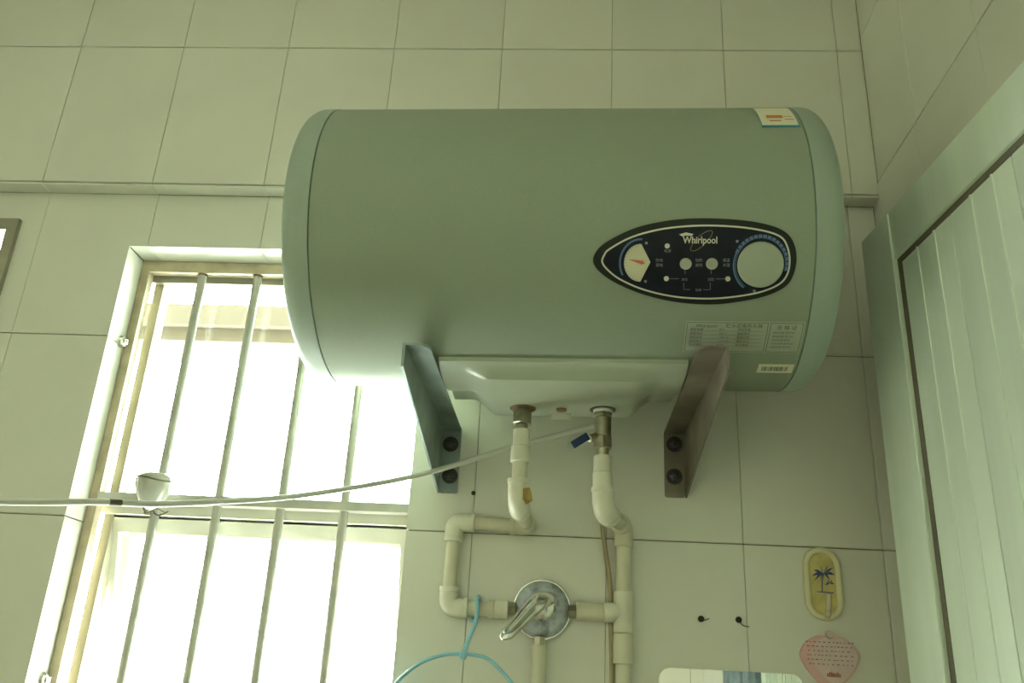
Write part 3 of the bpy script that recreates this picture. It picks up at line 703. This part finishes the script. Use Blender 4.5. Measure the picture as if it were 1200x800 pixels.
# porcelain knob wired to the grille
kz = 1.729; kx = at(181, 580, .066).x
kn = empty('insulator_knob', (kx, .066, kz), 'glossy pale cup-shaped knob wired to the first window bar below the cross bar', 'knob')
keep(lathe('cup', [(0, .004), (.004, .010), (.012, .0175), (.024, .0245), (.038, .0285), (.046, .0285), (.052, .0255), (.0565, .019), (.0585, .010), (.059, .001)], (kx, .058, kz), (0, 0, 1), 'porcelain', None, 36), kn)
keep(tube('rim_band', [(kx + .0292 * math.cos(a), .058 + .0292 * math.sin(a), kz + .046 + .003 * math.sin(2 * a)) for a in [2 * math.pi * k / 40 for k in range(40)]], .0014, 'wire', None, 8, 1, True), kn)
keep(tube('tie_wire', spline([(.264, .080, 1.737), (.272, .076, 1.728), (.281, .074, 1.729), (.289, .078, 1.734), (.290, .1045, 1.733), (.279, .1045, 1.729), (.269, .100, 1.729), (.268, .080, 1.727), (.278, .074, 1.733), (.286, .070, 1.730), (.294, .066, 1.724), (.304, .062, 1.722), (.316, .060, 1.728)], 6), .0011, 'wire', None, 6), kn)

# ------------------------------------------------------------------ clothes hanger
HY = -.0085
pz = 1.6006
hk = [(.8095, YW - .004, 1.5835), (.812, YW + .0122, 1.588), (.8165, YW + .0142, 1.602), (.817, YW + .008, 1.614), (.8165, YW - .004, 1.617), (.8165, HY + .002, 1.612), (.8185, HY, 1.603), (.8185, HY, 1.588)]
hk += [at(556, 733, HY), at(549, 749, HY), at(544, 764, HY)]
hg = empty('clothes_hanger', at(544, 766, HY), 'pale blue plastic clothes hanger hooked over the cream pipe left of the mixer', 'clothes hanger')
keep(tube('hook', spline(hk, 6), .0030, 'hanger', None, 12), hg)
cn = at(543, 766, HY)
kk = lathe('collar', [(-.007, .0035), (-.004, .0056), (.003, .0058), (.006, .0035)], cn, (.15, 0, 1), 'hanger', None, 18); keep(kk, hg)
loop = [(540, 766), (520, 767), (498, 774), (478, 787), (462, 803), (440, 835), (418, 880), (430, 905), (540, 912), (660, 912), (668, 890), (640, 845), (612, 815), (592, 791), (572, 772), (552, 766.5)]
keep(tube('shoulder_loop', spline([at(u, v, HY) for u, v in loop], 6, True), .0026, 'hanger', None, 10, 1, True), hg)

# ------------------------------------------------------------------ small things on the wall
def wall_hole(uv, label, tail):
    c = at(*uv, YL - .001); o = empty('wall_plug', (c.x, YL, c.z), label, 'wall plug', 'old wall plugs above the mirror')
    keep(lathe('plug', [(-.002, .0042), (.0025, .0045), (.0032, .0036), (.0012, .0022), (.0010, .0005)], (c.x, YL, c.z), (0, -1, 0), 'plug', None, 18), o)
    keep(tube('thread', spline([(c.x + .002, YL - .002, c.z - .001)] + [(at(*t, YL - .002)) for t in tail], 4), .0007, 'plug', None, 6), o)
wall_hole((821.5, 725), 'dark old wall plug farther left of the two above the mirror', [(826, 726.5), (831, 724.5)])
wall_hole((865.5, 726), 'dark old wall plug with a trailing thread, right one above the mirror', [(869, 731), (873, 733.5), (878, 734)])
c = at(555, 578, YL - .001); tag(lathe('nail', [(-.003, .0022), (.003, .0024), (.0045, .0034), (.0056, .0030), (.006, .0005)], (c.x, YL, c.z), (0, -1, 0), 'plug', None, 14), 'small dark nail head in the tile joint below the left bracket', 'nail')

# palm-tree adhesive hook
hc = at(964.5, 683.5, YL - .004); HW, HH = .0545, .1030
hook = empty('wall_hook', (hc.x, YL, hc.z - HH / 2), 'cream oval adhesive hook with a palm tree picture', 'hook')
keep(mesh('plate', *prismvf(stadium(hc.x, hc.z, HW - .006, HH - .006, (HW - .006) / 2 - .0002, 10), YL - .0045, YL), 'hook_in'), hook)
op = stadium(hc.x, hc.z, HW - .0096, HH - .0096, (HW - .0096) / 2 - .0002, 12)
keep(tube('frame', [(x, YL - .0045, z) for x, z in op], .0047, 'hook', None, 12, 1, True), hook)
yy = YL - .0050
def hp_(u, v): q = at(u, v, yy); return (q.x, q.z)
fr = []
cr = hp_(965, 671.5)
for du, dv_, wv in ((-14, 3, 3.5), (-11, 9, 3), (-12, -4, 3), (-4, -10, 3), (6, -10, 3), (12, -7, 3.2), (14, 2, 3), (8, 9, 3), (-4, 10, 2.4)):
    tipc = hp_(965 + du, 671.5 + dv_); m1 = hp_(965 + du * .55, 671.5 + dv_ * .4 - 2.6); m2 = hp_(965 + du * .5, 671.5 + dv_ * .4 + .8)
    fr.append(([(cr[0], yy, cr[1]), (m1[0], yy, m1[1]), (tipc[0], yy, tipc[1]), (m2[0], yy, m2[1])], [(0, 1, 2, 3)]))
def strip(pts, wd):
    V, F = [], []
    for i, (u, v) in enumerate(pts):
        x, z = hp_(u, v); V += [(x - wd / 2, yy, z), (x + wd / 2, yy, z)]
    for i in range(len(pts) - 1): F.append((2 * i, 2 * i + 1, 2 * i + 3, 2 * i + 2))
    return V, F
fr.append(strip([(965, 672), (963.5, 680), (963.5, 693)], .0016))
x0, z0 = hp_(957, 693); x1, z1 = hp_(977, 694.5); fr.append(([(x0, yy, z0 - .0005), (x1, yy, z1 - .001), (x1, yy, z1 + .001), (x0, yy, z0 + .0005)], [(0, 1, 2, 3)]))
c2 = hp_(972.5, 683)
for du, dv_ in ((-6, 2), (-3, -3), (3, -3), (5, 1)):
    t_ = hp_(972.5 + du, 683 + dv_); m1 = hp_(972.5 + du * .5, 683 + dv_ * .5 - 1.5); m2 = hp_(972.5 + du * .5, 683 + dv_ * .5 + 1)
    fr.append(([(c2[0], yy, c2[1]), (m1[0], yy, m1[1]), (t_[0], yy, t_[1]), (m2[0], yy, m2[1])], [(0, 1, 2, 3)]))
keep(mesh('palm_picture', *join(fr), 'palm'), hook)
keep(tube('prong', spline([at(971.5, 697, YL - .005), at(971.5, 706, YL - .008), at(971, 716, YL - .012), at(970, 721, YL - .020), at(970, 719, YL - .026)], 5), .0038, 'prong', None, 12), hook)

# heart plaque
pc = at(972.5, 770, YL - .005)
hpl = empty('heart_plaque', (pc.x, YL, pc.z - .035), 'pink heart-shaped plaque with fine print below the palm tree hook', 'plaque')
hb = []
for k in range(60):
    t = 2 * math.pi * k / 60; sn, cs = math.sin(t), math.cos(t)
    x = math.copysign(abs(sn) ** 1.25, sn); z = .92 * math.copysign(abs(cs) ** 1.25, cs) + .20 * math.sqrt(abs(x)) - .10 * (1 - abs(x)) - .06
    if cs > .93: z -= .10 * (cs - .93) / .07
    hb.append((pc.x + x * .0405, pc.z - .0035 + z * .0395))
pb = mesh('heart_body', *prismvf(hb, YL - .006, YL - .0005), 'pink'); keep(pb, hpl)
inn = [(pc.x + .0055 + (x - pc.x) * .80, pc.z + .001 + (z - pc.z) * .86) for x, z in hb]
keep(mesh('pale_centre', *prismvf(inn, YL - .0066, YL - .0055), 'pinkpale'), hpl)
D, D2 = [], []
for r in range(6):
    x = pc.x - .032 + random.random() * .003
    while x < pc.x + .031:
        ww = random.uniform(.0012, .004); zz = pc.z + .019 - r * .0058
        (D if x < pc.x - .008 else D2).append(boxvf(x, x + ww, YL - .0071, YL - .0055, zz, zz + .0012)); x += ww + random.uniform(.0018, .005)
keep(mesh('print_lines', *join(D), 'redink'), hpl)
keep(mesh('print_lines', *join(D2), 'greyink'), hpl)
D = []
for k in range(7): D.append(boxvf(pc.x - .006 + k * .0027, pc.x - .006 + k * .0027 + .0017, YL - .0072, YL - .0055, pc.z - .0255, pc.z - .0255 + (.006 if k in (1, 2, 5) else .0042)))
keep(mesh('red_word', *join(D), 'redink'), hpl)
keep(lathe('hang_tab', [(-.0012, .005), (.003, .005), (.0035, .001)], at(972, 743, YL - .002), (0, -1, 0), 'pinkpale', None, 16), hpl)

# mirror
ml, mr_ = at(772, 790, YL - .004).x, at(941, 794, YL - .004).x; mt = at(850, 785.5, YL - .004).z
mir = empty('wall_mirror', ((ml + mr_) / 2, YL, mt - .30), 'small frameless wall mirror with rounded corners at the bottom edge', 'mirror')
keep(mesh('mirror_glass', *prismvf(stadium((ml + mr_) / 2, mt - .15, mr_ - ml, .30, .016, 6), YL - .0045, YL - .0005), 'mirror'), mir)

# added towel and rail, stand-ins for a dark shape reflected in the mirror
tw = mesh('towel', *join([boxvf(1.398 + .006 * (i % 2), 1.418 + .006 * (i % 2), -1.33 + .05 * i, -1.28 + .05 * i, 1.15, 1.70) for i in range(8)]), 'towel')
tag(tw, 'added blue-grey towel on the right wall, stands in for a dark shape in the mirror', 'towel')
rl = lathe('towel_rail', [(0, .008), (.76, .008)], (1.411, -1.70, 1.7085), (0, 1, 0), 'stainless', None, 16)
tag(rl, 'added steel rail carrying the stand-in towel', 'rail')

# bottle on the window sill
bp = at(421, 790, .150); bz = 1.236
bt = empty('plastic_bottle', (bp.x, .150, bz), 'pale green plastic bottle at the bottom right of the large window', 'bottle')
keep(lathe('bottle_body', [(0, .017), (.003, .021), (.205, .021), (.222, .017), (.226, .012)], (bp.x, .150, bz), (0, 0, 1), 'bottle', None, 28), bt)
keep(lathe('bottle_cap', [(.226, .0195), (at(421, 787, .150).z - bz - .002, .019), (at(421, 787, .150).z - bz, .017)], (bp.x, .150, bz), (0, 0, 1), 'bottle', None, 28), bt)
